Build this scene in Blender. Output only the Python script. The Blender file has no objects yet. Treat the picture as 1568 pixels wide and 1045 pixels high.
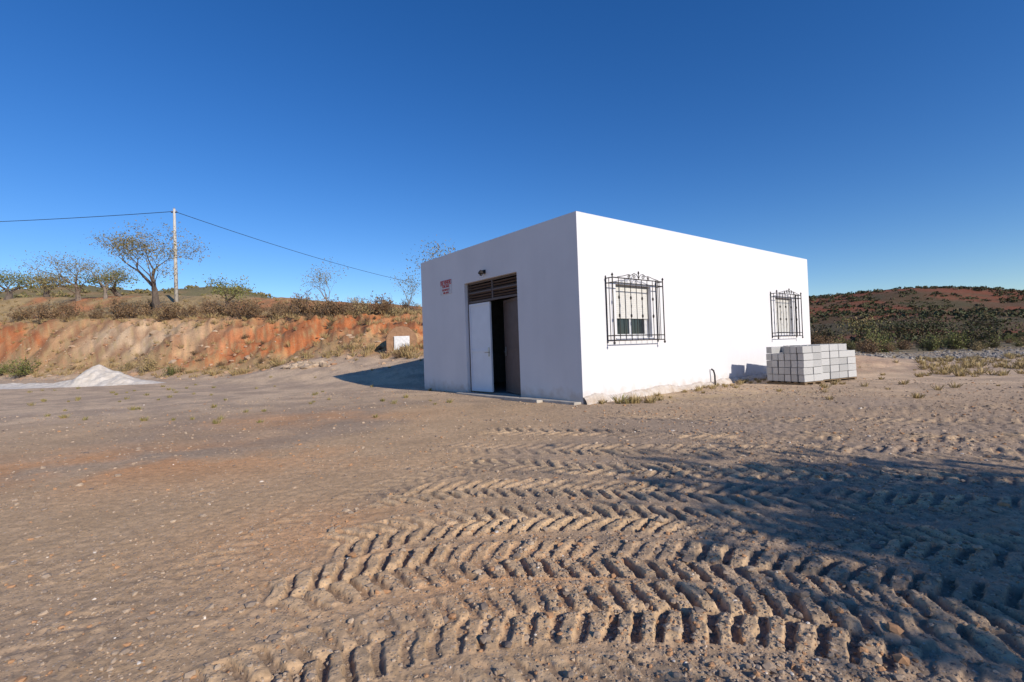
import bpy, math, random
import numpy as np
from mathutils import Vector, Matrix
random.seed(7); np.random.seed(7)
scene=bpy.context.scene
COL=scene.collection

# ------------------------------------------------------------ noise
def _h(ix,iy,s):
    v=np.sin(ix*127.1+iy*311.7+s*74.7)*43758.5453
    return v-np.floor(v)
def vn(x,y,s=0):
    ix=np.floor(x); iy=np.floor(y); fx=x-ix; fy=y-iy
    fx=fx*fx*(3-2*fx); fy=fy*fy*(3-2*fy)
    a=_h(ix,iy,s); b=_h(ix+1,iy,s); c=_h(ix,iy+1,s); d=_h(ix+1,iy+1,s)
    return (a+(b-a)*fx)*(1-fy)+(c+(d-c)*fx)*fy
def fbm(x,y,s=0,o=4):
    t=0; a=.5; n=0
    for i in range(o):
        t=t+a*vn(x*2**i+i*17.3,y*2**i+i*9.1,s+i); n+=a; a*=.5
        x,y=.8*x-.6*y,.6*x+.8*y
    return t/n
def S(v,a,b):
    t=np.clip((v-a)/(b-a),0,1); return t*t*(3-2*t)

# ------------------------------------------------------------ terrain
def pq(x,y):
    q=(x+5)*.462+(y-25)*.887; p=(x+5)*(-.887)+(y-25)*.462
    return p,q
def terrain(x,y):
    x=np.asarray(x,float); y=np.asarray(y,float)
    p,q=pq(x,y)
    q=q+2.0*(fbm(x*.16,y*.16,3,3)-.5)+.8*(fbm(x*.8,y*.8,5,4)-.5)
    fade=S(p,-24,-5)
    h1=3.4+.052*np.clip(p,-10,200)
    zc=np.interp(p,[-10,0,13.7,42.6,101,200,600],[3.6,4.4,5.6,9.0,13.2,15,18])
    z=h1*(S(q,-.3,6.0)*.70+.30*S(q,-2.2,3.0))+(zc-h1)*S(q,5.0,17)
    slope=S(q,0,1.5)*(1-S(q,4.6,6.4))
    rill=fbm(x*.7,y*.7,11,5)-.5
    z=z+slope*(1.2*rill+.8*(fbm(x*2.2,y*2.2,12,4)-.5))+S(q,2,6)*.5*(fbm(x*.25,y*.25,13,3)-.5)
    z=z-.012*np.clip(q-17,0,400)*S(q,17,30)
    z=z+.95*S(q,-6.5,-.5)*(1-S(q,1,4))*S(p,-9,-3)*(1-S(p,4,14))
    z=z*fade
    z=z+13.5*np.exp(-((x+150)/34)**2-((y-172)/40)**2)
    z=z+11.5*np.exp(-((x+98)/26)**2-((y-172)/30)**2)
    rid=21.0+2.4*np.exp(-((x/np.maximum(y,1)-.82)/.14)**2)+2.0*(fbm(x*.03,y*.006,21,3)-.5)-.03*np.clip(x-200,0,400)
    z=z+rid*(.22*S(y,66,125)+.78*S(y,110,240))*S(x-.25*(y-100),5,80)
    z=z+S(y,70,140)*S(x,10,60)*2.6*(fbm(x*.04,y*.04,23,4)-.5)
    z=z-.25*S(x,12,18)*np.exp(-((y-.18*x-24)/3.0)**2)
    r=np.hypot(x,y)
    z=z+.05*(fbm(x*.35,y*.35,31,3)-.5)*S(r,1,4)*(1-S(q,-2,1)*.5)
    z=z+.014*(fbm(x*3.1,y*3.1,33,4)-.5)*S(r,7,13)*(1-S(r,40,60))
    return z

# wheel tracks : points, width, pitch, depth, chevron slope
TR=[
 ([(-.95,1.25),(-.3,1.62),(.45,1.70),(1.1,1.55),(1.7,1.2)],.42,.105,.024,.45),
 ([(-1.25,1.60),(-.75,2.0),(-.2,2.2),(.45,2.24),(1.1,2.12),(1.8,1.75),(2.6,1.2)],.46,.112,.032,.22),
 ([(-1.35,2.3),(-.85,2.66),(-.25,2.82),(.5,2.80),(1.2,2.62),(2.0,2.2),(3.0,1.6)],.48,.118,.032,-.30),
 ([(-1.3,3.0),(-.7,3.38),(.0,3.50),(.8,3.42),(1.7,3.10),(2.8,2.6),(4,2.1)],.50,.13,.028,.45),
 ([(-1.4,4.0),(-.6,4.25),(.2,4.25),(1.2,3.98),(2.4,3.6),(4,3.1)],.5,.145,.025,-.5),
 ([(-1.0,5.2),(-.1,5.15),(.8,4.8),(2.2,4.45),(4.4,3.9)],.5,.16,.020,.5),
 ([(-1.0,6.2),(-.2,6.0),(1.4,5.6),(3.2,5.15),(6,4.6)],.55,.18,.022,-.5),
 ([(-.6,7.4),(.8,6.9),(2.8,6.2),(5.5,5.6),(9,5.1)],.55,.19,.022,.5),
 ([(1.2,8.5),(2.4,7.9),(4.6,7.0),(7.6,6.3),(11,6.0)],.55,.19,.014,-.5),
 ([(3.0,9.6),(5.5,8.4),(8.5,7.8),(13,7.6)],.5,.2,.012,.4),
 ([(-2.2,1.3),(-1.9,2.4),(-1.6,3.4),(-1.0,4.6),(.2,5.4)],.42,.14,.007,.4),
]
def catmull(P,n=9):
    P=[np.array(a,float) for a in P]; P=[2*P[0]-P[1]]+P+[2*P[-1]-P[-2]]; o=[]
    for i in range(1,len(P)-2):
        for k in range(n):
            t=k/n
            o.append(.5*((2*P[i])+(-P[i-1]+P[i+1])*t+(2*P[i-1]-5*P[i]+4*P[i+1]-P[i+2])*t*t+(-P[i-1]+3*P[i]-3*P[i+1]+P[i+2])*t**3))
    o.append(P[-2]); return np.array(o)
def micro(x,y):
    """small-scale relief: clods + tyre lugs. returns (height, lugmask, crest)"""
    r=np.hypot(x,y)
    h=np.zeros_like(x); lug=np.zeros_like(x); crest=np.zeros_like(x)
    m=np.where((r<15)&(y>-2))[0]
    if len(m)==0: return h,lug,crest
    X=x[m]; Y=y[m]
    near=1-S(r[m],9,15)
    rough=S(fbm(X*.7,Y*.7,41,3),.42,.62)
    rightside=S(X-.25*Y,.0,2.0)
    hh=near*((.002+.004*rough+.012*rightside)*(fbm(X*11,Y*11,43,4)-.5)*2+(.004+.005*rightside)*(fbm(X*30,Y*30,47,3)-.5)*2)
    wx=.04*(fbm(X*3,Y*3,51,2)-.5)+.035*(fbm(X*18,Y*18,53,3)-.5); wy=.04*(fbm(X*3+40,Y*3,52,2)-.5)+.035*(fbm(X*18,Y*18+9,54,3)-.5)
    lg=np.zeros_like(X); cr=np.zeros_like(X); ht=np.zeros_like(X)
    for k,(P,w,pitch,dep,che) in enumerate(TR):
        C=catmull(P); best=np.full(len(X),9e9); sd=np.zeros(len(X)); sl=np.zeros(len(X)); acc=0
        mn=C.min(0)-w; mx=C.max(0)+w
        b=np.where((X>mn[0])&(X<mx[0])&(Y>mn[1])&(Y<mx[1]))[0]
        xs=X[b]+wx[b]; ys=Y[b]+wy[b]; bb=best[b]; ss=sd[b]; l_=sl[b]
        tot=np.linalg.norm(np.diff(C,axis=0),axis=1).sum()
        for i in range(len(C)-1):
            d=C[i+1]-C[i]; L=np.hypot(*d); d=d/L
            t=np.clip((xs-C[i][0])*d[0]+(ys-C[i][1])*d[1],0,L)
            dx=xs-C[i][0]-t*d[0]; dy=ys-C[i][1]-t*d[1]; dd=np.hypot(dx,dy)
            u=dd<bb; bb=np.where(u,dd,bb); ss=np.where(u,np.sign(dx*d[1]-dy*d[0])*dd,ss); l_=np.where(u,acc+t,l_); acc+=L
        inside=(1-S(bb,w*.46,w*.56))*S(l_,0,.3)*(1-S(l_,tot-.35,tot))
        side=ss/w
        ph=(l_+che*np.abs(ss)*1.2)/pitch+np.where(side>0,.5,0)
        ph=ph+.5*(fbm(xs*2.3,ys*2.3,60+k,2)-.5)
        f=ph-np.floor(ph)
        wave=S(f,.0,.18)*(1-S(f,.62,.72))
        wave=wave*(.65+.7*fbm(xs*6,ys*6,70+k,3))
        gap=1-np.exp(-(side/.05)**2)*.5
        cen=np.exp(-((xs-.2)/1.7)**2)
        strength=.25+.30*cen+.80*S(fbm(xs*1.3,ys*1.3,80+k,3),.36,.56)*(1-.25*cen)
        val=dep*(wave*gap-.55)*inside*strength+.006*np.exp(-((bb-w*.56)/.04)**2)*S(l_,0,.3)*(1-S(l_,tot-.3,tot))*strength
        new=inside>lg[b]*.9
        D=min(1,dep/.02)
        ht[b]=np.where(new,val,ht[b]*(1-inside)+val*.3)
        cr[b]=np.where(new,wave*inside*strength*D,cr[b]); lg[b]=np.maximum(lg[b],inside*D*strength)
    hh=hh+ht
    h[m]=hh; lug[m]=lg; crest[m]=cr
    return h,lug,crest
def ground_z(x,y):
    x=np.atleast_1d(np.asarray(x,float)); y=np.atleast_1d(np.asarray(y,float))
    return terrain(x,y)+micro(x,y)[0]
def tz(x,y): return float(terrain(np.array([x]),np.array([y]))[0])

# ------------------------------------------------------------ materials
def newmat(name):
    m=bpy.data.materials.new(name); m.use_nodes=True; nt=m.node_tree
    return m,nt,nt.nodes['Principled BSDF']
def mat(name,c1,c2=None,scale=8,rough=.8,bump=.0,bscale=None,metal=0,coord='Object',detail=4,bd=.01):
    m,nt,b=newmat(name); b.inputs['Roughness'].default_value=rough; b.inputs['Metallic'].default_value=metal
    b.inputs['Specular IOR Level'].default_value=.25
    c2=c2 or tuple(v*.75 for v in c1)
    tc=nt.nodes.new('ShaderNodeTexCoord'); n=nt.nodes.new('ShaderNodeTexNoise'); n.inputs['Scale'].default_value=scale; n.inputs['Detail'].default_value=detail
    nt.links.new(tc.outputs[coord],n.inputs['Vector'])
    r=nt.nodes.new('ShaderNodeValToRGB'); r.color_ramp.elements[0].position=.3; r.color_ramp.elements[1].position=.7
    r.color_ramp.elements[0].color=(*c1,1); r.color_ramp.elements[1].color=(*c2,1)
    nt.links.new(n.outputs['Fac'],r.inputs['Fac']); nt.links.new(r.outputs['Color'],b.inputs['Base Color'])
    if bump>0:
        n2=nt.nodes.new('ShaderNodeTexNoise'); n2.inputs['Scale'].default_value=bscale or scale*4; n2.inputs['Detail'].default_value=5
        nt.links.new(tc.outputs[coord],n2.inputs['Vector'])
        bp=nt.nodes.new('ShaderNodeBump'); bp.inputs['Strength'].default_value=bump; bp.inputs['Distance'].default_value=bd
        nt.links.new(n2.outputs['Fac'],bp.inputs['Height']); nt.links.new(bp.outputs['Normal'],b.inputs['Normal'])
    return m

def ground_mat():
    m,nt,b=newmat('earth_ground'); b.inputs['Roughness'].default_value=.95; b.inputs['Specular IOR Level'].default_value=.1
    N=nt.nodes; L=nt.links
    at=N.new('ShaderNodeAttribute'); at.attribute_name='Col'
    tc=N.new('ShaderNodeTexCoord')
    def noise(s,d=5,r=.6):
        n=N.new('ShaderNodeTexNoise'); n.inputs['Scale'].default_value=s; n.inputs['Detail'].default_value=d; n.inputs['Roughness'].default_value=r
        L.new(tc.outputs['Object'],n.inputs['Vector']); return n
    n1=noise(14,6,.78); n2=noise(1.1,6,.65)
    def rng(n,a,b_):
        r=N.new('ShaderNodeMapRange'); r.inputs['From Min'].default_value=.3; r.inputs['From Max'].default_value=.7
        r.inputs['To Min'].default_value=a; r.inputs['To Max'].default_value=b_; L.new(n.outputs['Fac'],r.inputs['Value']); return r
    r1=rng(n1,.68,1.42); r2=rng(n2,.88,1.20)
    mu=N.new('ShaderNodeMath'); mu.operation='MULTIPLY'; L.new(r1.outputs[0],mu.inputs[0]); L.new(r2.outputs[0],mu.inputs[1])
    vs=N.new('ShaderNodeVectorMath'); vs.operation='SCALE'; L.new(at.outputs['Color'],vs.inputs[0]); L.new(mu.outputs[0],vs.inputs['Scale'])
    prev=vs.outputs[0]; heights=[]
    for sc,thr,k in ((70,.38,.6),(26,.25,.6)):
        v=N.new('ShaderNodeTexVoronoi'); v.inputs['Scale'].default_value=sc; v.inputs['Randomness'].default_value=1
        L.new(tc.outputs['Object'],v.inputs['Vector'])
        lt=N.new('ShaderNodeMapRange'); lt.inputs['From Min'].default_value=thr; lt.inputs['From Max'].default_value=thr-.08; L.new(v.outputs['Distance'],lt.inputs['Value'])
        sp=N.new('ShaderNodeSeparateColor'); L.new(v.outputs['Color'],sp.inputs[0])
        gt=N.new('ShaderNodeMath'); gt.operation='GREATER_THAN'; gt.inputs[1].default_value=.4 if sc==70 else .74; L.new(sp.outputs[0],gt.inputs[0])
        f=N.new('ShaderNodeMath'); f.operation='MULTIPLY'; L.new(lt.outputs[0],f.inputs[0]); L.new(gt.outputs[0],f.inputs[1])
        cr=N.new('ShaderNodeValToRGB'); e=cr.color_ramp.elements; e[0].color=(.15,.12,.10,1); e[1].color=(.60,.51,.42,1); e[1].position=1
        x=e.new(.6); x.color=(.33,.26,.205,1); L.new(sp.outputs[1],cr.inputs['Fac'])
        f2=N.new('ShaderNodeMath'); f2.operation='MULTIPLY'; f2.inputs[1].default_value=k; L.new(f.outputs[0],f2.inputs[0])
        mx=N.new('ShaderNodeMix'); mx.data_type='RGBA'; L.new(f2.outputs[0],mx.inputs['Factor']); L.new(prev,mx.inputs[6]); L.new(cr.outputs['Color'],mx.inputs[7])
        prev=mx.outputs[2]; heights.append(f.outputs[0])
    L.new(prev,b.inputs['Base Color'])
    nb=noise(60,5,.75); ad=N.new('ShaderNodeMath'); ad.operation='MULTIPLY_ADD'; ad.inputs[1].default_value=.6
    L.new(heights[0],ad.inputs[0]); L.new(nb.outputs['Fac'],ad.inputs[2])
    bp=N.new('ShaderNodeBump'); bp.inputs['Strength'].default_value=.75; bp.inputs['Distance'].default_value=.007
    L.new(ad.outputs[0],bp.inputs['Height']); L.new(bp.outputs['Normal'],b.inputs['Normal'])
    return m

# ------------------------------------------------------------ mesh helpers
def link(o,parent=None):
    COL.objects.link(o)
    if parent: o.parent=parent
    return o
def np_mesh(name,V,F,cols=None,mats=(),midx=None,smooth=False,parent=None):
    me=bpy.data.meshes.new(name); V=np.asarray(V,np.float32); F=np.asarray(F,np.int32)
    me.vertices.add(len(V)); me.vertices.foreach_set('co',V.ravel())
    n=F.shape[1]; me.loops.add(F.size); me.loops.foreach_set('vertex_index',F.ravel())
    me.polygons.add(len(F)); me.polygons.foreach_set('loop_start',np.arange(0,F.size,n,dtype=np.int32))
    try: me.polygons.foreach_set('loop_total',np.full(len(F),n,dtype=np.int32))
    except Exception: pass
    me.update(calc_edges=True)
    if cols is not None:
        a=me.attributes.new('Col','FLOAT_COLOR','POINT'); c=np.ones((len(V),4),np.float32); c[:,:3]=cols; a.data.foreach_set('color',c.ravel())
    for m in mats: me.materials.append(m)
    if midx is not None: me.polygons.foreach_set('material_index',np.asarray(midx,np.int32))
    me.polygons.foreach_set('use_smooth',np.full(len(F),smooth)); me.update()
    o=bpy.data.objects.new(name,me); return link(o,parent)
class B:
    def __init__(s): s.v=[]; s.f=[]; s.m=[]
    def quad(s,a,b,c,d,m=0):
        i=len(s.v); s.v+= [tuple(a),tuple(b),tuple(c),tuple(d)]; s.f.append((i,i+1,i+2,i+3)); s.m.append(m)
    def box(s,x0,y0,z0,x1,y1,z1,m=0,T=None,j=0):
        i=len(s.v)
        P=[Vector((x,y,z)) for z in (z0,z1) for x,y in ((x0,y0),(x1,y0),(x1,y1),(x0,y1))]
        if j: P=[p+Vector((random.uniform(-j,j),random.uniform(-j,j),random.uniform(-j,j))) for p in P]
        if T: P=[T@p for p in P]
        s.v+=[tuple(p) for p in P]
        for q in ((0,3,2,1),(4,5,6,7),(0,1,5,4),(1,2,6,5),(2,3,7,6),(3,0,4,7)): s.f.append(tuple(i+k for k in q)); s.m.append(m)
    def tube(s,pts,r,sides=6,m=0):
        pts=[Vector(p) for p in pts]; rr=r if isinstance(r,(list,tuple)) else [r]*len(pts)
        base=len(s.v); n=len(pts); up=Vector((.13,.31,.94)).normalized()
        for k in range(n):
            d=(pts[min(k+1,n-1)]-pts[max(k-1,0)])
            if d.length<1e-9: d=Vector((0,0,1))
            d.normalize()
            a=d.cross(up)
            if a.length<.05: a=d.cross(Vector((1,0,0)))
            a.normalize(); b=d.cross(a)
            for q in range(sides):
                t=2*math.pi*q/sides; s.v.append(tuple(pts[k]+(a*math.cos(t)+b*math.sin(t))*rr[k]))
        for k in range(n-1):
            for q in range(sides):
                s.f.append((base+k*sides+q,base+k*sides+(q+1)%sides,base+(k+1)*sides+(q+1)%sides,base+(k+1)*sides+q)); s.m.append(m)
        s.f.append(tuple(base+q for q in range(sides))[::-1]); s.m.append(m)
        s.f.append(tuple(base+(n-1)*sides+q for q in range(sides))); s.m.append(m)
    def obj(s,name,mats,parent=None,smooth=False,bevel=0):
        me=bpy.data.meshes.new(name); me.from_pydata(s.v,[],s.f)
        for m in mats: me.materials.append(m)
        me.polygons.foreach_set('material_index',s.m); me.polygons.foreach_set('use_smooth',[smooth]*len(s.f)); me.update()
        o=bpy.data.objects.new(name,me); link(o,parent)
        if bevel:
            b=o.modifiers.new('bevel','BEVEL'); b.width=bevel; b.segments=2; b.limit_method='ANGLE'
        return o

# ------------------------------------------------------------ ground sheet
def build_ground():
    fine=np.radians(np.linspace(-58,58,961)); coarse=np.radians(np.linspace(58,302,62))[1:-1]
    ang=np.concatenate([fine,coarse])
    rr=[.0]; r=.35
    while r<1500:
        rr.append(r)
        if r<1.1: r*=1.05
        elif r<9: r*=1.0045
        elif r<70: r*=1.016
        else: r*=1.025
    rr=np.array(rr); na=len(ang); nr=len(rr)
    R,A=np.meshgrid(rr,ang,indexing='ij'); X=(R*np.sin(A)).ravel(); Y=(R*np.cos(A)).ravel()
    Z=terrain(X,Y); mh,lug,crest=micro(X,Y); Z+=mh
    i=np.arange(nr-1)[:,None]*na; j=np.arange(na)[None,:]; j2=(j+1)%na
    F=np.stack([i+j,i+j2,i+na+j2,i+na+j],-1).reshape(-1,4)[:,::-1]
    def C(*c): return np.array(c)[None,:]
    def mix(a,b,t): return a*(1-t[:,None])+b*t[:,None]
    def rep(*c): return np.repeat(C(*c),len(X),0)
    n_big=fbm(X*.22,Y*.22,101,4); n_mid=fbm(X*1.3,Y*1.3,102,4); n_sm=fbm(X*5,Y*5,103,3)
    gray=C(.345,.252,.176); tan=C(.50,.335,.192); orange=C(.58,.30,.138)
    left=S(-X+.15*Y,-2.5,2.2)
    c=mix(gray,tan,np.clip(S(n_big,.40,.62)*(.35+.4*left)+.35*S(n_mid,.5,.7)+.18*left,0,1))
    op=np.exp(-((X+4.6)/2.4)**2-((Y-5.8)/1.1)**2)+.8*np.exp(-((X+4.0)/2.0)**2-((Y-9.5)/1.2)**2)+.6*np.exp(-((X+1.3)/.8)**2-((Y-3.4)/.6)**2)+.5*np.exp(-((X+.2)/1.0)**2-((Y-2.6)/.5)**2)
    c=mix(c,orange,np.clip(op*S(n_mid,.25,.6),0,.9))
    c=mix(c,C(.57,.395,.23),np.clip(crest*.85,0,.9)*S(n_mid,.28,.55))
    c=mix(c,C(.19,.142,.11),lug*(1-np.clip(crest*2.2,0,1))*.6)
    gb=np.exp(-((X-4.2)/3.2)**2-((Y-11.4)/1.2)**2)
    c=mix(c,C(.48,.345,.18),np.clip(gb*S(n_sm,.3,.7),0,.7))
    far=S(np.hypot(X,Y),9,17)
    c=mix(c,mix(rep(.44,.32,.22),C(.60,.435,.285),S(n_mid+.4*(n_sm-.5),.38,.66)),far*.85)
    p,q=pq(X,Y); q=q+1.2*(n_big-.5)
    fade=S(p,-24,-5)
    n_l=fbm(p*.06,q*.35,110,4); n_v=fbm(X*.6,Y*.6,111,5)
    soil=mix(rep(.49,.155,.050),C(.50,.27,.125),S(n_l+.25*S(p,16,34)*(1-S(p,50,60)),.56,.70))
    pale=np.exp(-((p-33)/9)**2)*np.exp(-((q-3.0)/1.9)**2); soil=mix(soil,C(.56,.41,.26),np.clip(pale*1.2,0,.9))
    soil=mix(soil,C(.22,.09,.042),S(n_v,.48,.64)*.65)
    soil=mix(soil,C(.42,.30,.14),S(n_sm+.30*(1-S(q,0,2.5))+.05*S(q,4,5.5),.54,.74)*.6)
    c=mix(c,soil,S(q,-1.6,.6)*fade)
    field=mix(rep(.38,.265,.13),C(.43,.18,.078),S(fbm(X*.15,Y*.15,115,3),.48,.60))
    field=mix(field,C(.17,.13,.065),S(n_mid,.46,.66)*.6)
    c=mix(c,field,S(q,4.8,6.4)*fade)
    rt=S(X,8,22)*S(Y,22,40)
    hill=mix(rep(.105,.058,.031),C(.17,.055,.026),S(fbm(X*.02,Y*.08,120,4),.45,.57))
    hill=mix(hill,C(.052,.052,.024),S(fbm(X*.05,Y*.05,121,4),.46,.6)*.7)
    low=mix(rep(.27,.20,.115),C(.14,.12,.055),S(n_mid,.4,.6))
    c=mix(c,mix(low,hill,S(Y,44,68)),rt)
    st=np.exp(-((Y-.18*X-23.5)/3.2)**2)*S(X,12,18)
    c=mix(c,C(.30,.265,.23),st*.9)
    fl=S(Y,110,140)*S(-X,20,60)
    c=mix(c,mix(rep(.15,.13,.065),C(.26,.17,.085),S(fbm(X*.08,Y*.08,125,3),.45,.6)),fl)
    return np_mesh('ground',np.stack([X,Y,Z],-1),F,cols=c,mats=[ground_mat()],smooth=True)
build_ground()

# ------------------------------------------------------------ gravel stones
def attr_mat(name,rough=.9,sp=.15):
    m,nt,b=newmat(name); b.inputs['Roughness'].default_value=rough; b.inputs['Specular IOR Level'].default_value=sp
    a=nt.nodes.new('ShaderNodeAttribute'); a.attribute_name='Col'
    tc=nt.nodes.new('ShaderNodeTexCoord'); n=nt.nodes.new('ShaderNodeTexNoise'); n.inputs['Scale'].default_value=60
    nt.links.new(tc.outputs['Object'],n.inputs['Vector'])
    r=nt.nodes.new('ShaderNodeMapRange'); r.inputs['To Min'].default_value=.7; r.inputs['To Max'].default_value=1.3; nt.links.new(n.outputs['Fac'],r.inputs['Value'])
    v=nt.nodes.new('ShaderNodeVectorMath'); v.operation='SCALE'; nt.links.new(a.outputs['Color'],v.inputs[0]); nt.links.new(r.outputs[0],v.inputs['Scale'])
    nt.links.new(v.outputs[0],b.inputs['Base Color']); return m
t=(1+5**.5)/2
ICO=np.array([(-1,t,0),(1,t,0),(-1,-t,0),(1,-t,0),(0,-1,t),(0,1,t),(0,-1,-t),(0,1,-t),(t,0,-1),(t,0,1),(-t,0,-1),(-t,0,1)])/1.9
ICF=np.array([(0,11,5),(0,5,1),(0,1,7),(0,7,10),(0,10,11),(1,5,9),(5,11,4),(11,10,2),(10,7,6),(7,1,8),(3,9,4),(3,4,2),(3,2,6),(3,6,8),(3,8,9),(4,9,5),(2,4,11),(6,2,10),(8,6,7),(9,8,1)])
def stones(name,x,y,size,colr,sink=.15):
    n=len(x); z=ground_z(x,y)
    th=np.random.rand(n)*6.283; sc=size[:,None]*np.random.uniform(.6,1.2,(n,3))*np.array([1,1,.65])
    P=ICO[None]*sc[:,None,:]*(1+.3*(np.random.rand(n,12,1)-.5)*2)
    c,s=np.cos(th)[:,None],np.sin(th)[:,None]
    X=P[...,0]*c-P[...,1]*s+x[:,None]; Y=P[...,0]*s+P[...,1]*c+y[:,None]; Z=P[...,2]+(z+size*sink)[:,None]
    V=np.stack([X,Y,Z],-1).reshape(-1,3); F=(ICF[None]+12*np.arange(n)[:,None,None]).reshape(-1,3)
    return np_mesh(name,V,F,cols=np.repeat(colr,12,0),mats=[SM],smooth=False)
SM=attr_mat('stone')
n=90000
r=np.exp(np.random.uniform(math.log(1.25),math.log(17),n)); a=np.radians(np.random.uniform(-56,56,n))
x=r*np.sin(a); y=r*np.cos(a)
keep=(np.random.rand(n)<(.34+.66*S(x-.25*y,-1.6,1.4))*(.3+.85*S(fbm(x*1.1,y*1.1,91,3),.38,.6)))&~((y-10.22-.62/.785*(x-1.44)>-.0)&(y-10.22+.785/.62*(x-1.44)>0))
x,y,r=x[keep],y[keep],r[keep]; n=len(x)
size=np.exp(np.random.normal(math.log(.0042),.55,n))*(1+.12*r); size=np.clip(size,.0022,.032)
g=np.random.rand(n)[:,None]; base=np.array([[.20,.155,.125]])*(1-g)+np.array([[.47,.355,.25]])*g
wht=np.random.rand(n)<.012; base[wht]=[.64,.57,.49]; red=np.random.rand(n)<.14; base[red]=[.42,.235,.125]
stones('gravel',x,y,size,base)
n=4200; x=np.random.uniform(14,48,n); y=.18*x+23.5+np.random.normal(0,2.6,n); g=np.random.rand(n,1)
stones('stream_gravel',x,y,np.random.uniform(.03,.12,n),np.array([[.19,.17,.15]])*(1-g)+np.array([[.38,.34,.295]])*g)
n=1100; p=np.random.uniform(-8,60,n); q=np.random.normal(.4,1.7,n)
x=-5-.887*p+.462*q; y=25+.462*p+.887*q; g=np.random.rand(n,1)
stones('bank_rocks',x,y,np.exp(np.random.normal(math.log(.07),.55,n)),np.array([[.34,.18,.10]])*(1-g)+np.array([[.48,.36,.25]])*g)
n=70; x=-10.6+np.random.normal(0,.5,n); y=25.0+np.random.normal(0,.3,n)
stones('rubble_pile',x,y,np.random.uniform(.08,.26,n),np.tile([[.46,.35,.25]],(n,1))*np.random.uniform(.6,1.2,(n,1)))

# ------------------------------------------------------------ building
H=4.05; LX=11.83; LY=6.91; TH=.22
bld=bpy.data.objects.new('white_warehouse',None); link(bld); bld.location=(1.44,10.22,0); bld.rotation_euler=(0,0,math.radians(38.3))
def plaster():
    m,nt,b=newmat('white_plaster'); N=nt.nodes; L=nt.links; b.inputs['Roughness'].default_value=.9; b.inputs['Specular IOR Level'].default_value=.15
    tc=N.new('ShaderNodeTexCoord')
    n=N.new('ShaderNodeTexNoise'); n.inputs['Scale'].default_value=.9; n.inputs['Detail'].default_value=7; L.new(tc.outputs['Object'],n.inputs['Vector'])
    r=N.new('ShaderNodeValToRGB'); e=r.color_ramp.elements; e[0].position=.3; e[0].color=(.64,.635,.65,1); e[1].position=.65; e[1].color=(.685,.68,.695,1)
    L.new(n.outputs['Fac'],r.inputs['Fac'])
    mp=N.new('ShaderNodeMapping'); mp.inputs['Scale'].default_value=(4,4,.35); L.new(tc.outputs['Object'],mp.inputs['Vector'])
    ns=N.new('ShaderNodeTexNoise'); ns.inputs['Scale'].default_value=1; ns.inputs['Detail'].default_value=5; L.new(mp.outputs[0],ns.inputs['Vector'])
    rs=N.new('ShaderNodeMapRange'); rs.inputs['From Min'].default_value=.35; rs.inputs['From Max'].default_value=.6; rs.inputs['To Min'].default_value=.98; L.new(ns.outputs['Fac'],rs.inputs['Value'])
    v=N.new('ShaderNodeVectorMath'); v.operation='SCALE'; L.new(r.outputs['Color'],v.inputs[0]); L.new(rs.outputs[0],v.inputs['Scale'])
    sx=N.new('ShaderNodeSeparateXYZ'); L.new(tc.outputs['Object'],sx.inputs[0])
    n3=N.new('ShaderNodeTexNoise'); n3.inputs['Scale'].default_value=5; n3.inputs['Detail'].default_value=6; L.new(tc.outputs['Object'],n3.inputs['Vector'])
    ma=N.new('ShaderNodeMath'); ma.operation='MULTIPLY_ADD'; ma.inputs[1].default_value=-.55; L.new(n3.outputs['Fac'],ma.inputs[0]); L.new(sx.outputs[2],ma.inputs[2])
    mr=N.new('ShaderNodeMapRange'); mr.inputs['From Min'].default_value=-.22; mr.inputs['From Max'].default_value=.02; mr.inputs['To Min'].default_value=.5; mr.inputs['To Max'].default_value=0; L.new(ma.outputs[0],mr.inputs['Value'])
    mx=N.new('ShaderNodeMix'); mx.data_type='RGBA'; L.new(mr.outputs[0],mx.inputs['Factor']); L.new(v.outputs[0],mx.inputs[6]); mx.inputs[7].default_value=(.45,.35,.26,1)
    L.new(mx.outputs[2],b.inputs['Base Color'])
    nb=N.new('ShaderNodeTexNoise'); nb.inputs['Scale'].default_value=9; nb.inputs['Detail'].default_value=8; L.new(tc.outputs['Object'],nb.inputs['Vector'])
    bp=N.new('ShaderNodeBump'); bp.inputs['Strength'].default_value=.3; bp.inputs['Distance'].default_value=.010; L.new(nb.outputs['Fac'],bp.inputs['Height']); L.new(bp.outputs['Normal'],b.inputs['Normal'])
    return m
PL=plaster()
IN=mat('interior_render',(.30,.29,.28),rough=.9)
def wall(name,fn,L,Z,ops):
    ts=sorted({0,L,*[v for o in ops for v in o[:2]]}); zs=sorted({-.4,Z,*[v for o in ops for v in o[2:]]})
    b=B()
    for i in range(len(ts)-1):
        for k in range(len(zs)-1):
            tm=(ts[i]+ts[i+1])/2; zm=(zs[k]+zs[k+1])/2
            if any(o[0]<tm<o[1] and o[2]<zm<o[3] for o in ops): continue
            a=(ts[i],zs[k]);c=(ts[i+1],zs[k]);d=(ts[i+1],zs[k+1]);e=(ts[i],zs[k+1])
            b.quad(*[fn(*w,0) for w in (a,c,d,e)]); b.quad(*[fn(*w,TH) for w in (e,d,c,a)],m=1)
    for t0,t1,z0,z1 in ops:
        for (p1,p2) in (((t0,z0),(t0,z1)),((t0,z1),(t1,z1)),((t1,z1),(t1,z0)),((t1,z0),(t0,z0))):
            b.quad(fn(*p1,0),fn(*p2,0),fn(*p2,TH),fn(*p1,TH))
    b.quad(fn(0,Z,0),fn(L,Z,0),fn(L,Z,TH),fn(0,Z,TH))
    return b.obj(name,[PL,IN],bld)
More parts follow.
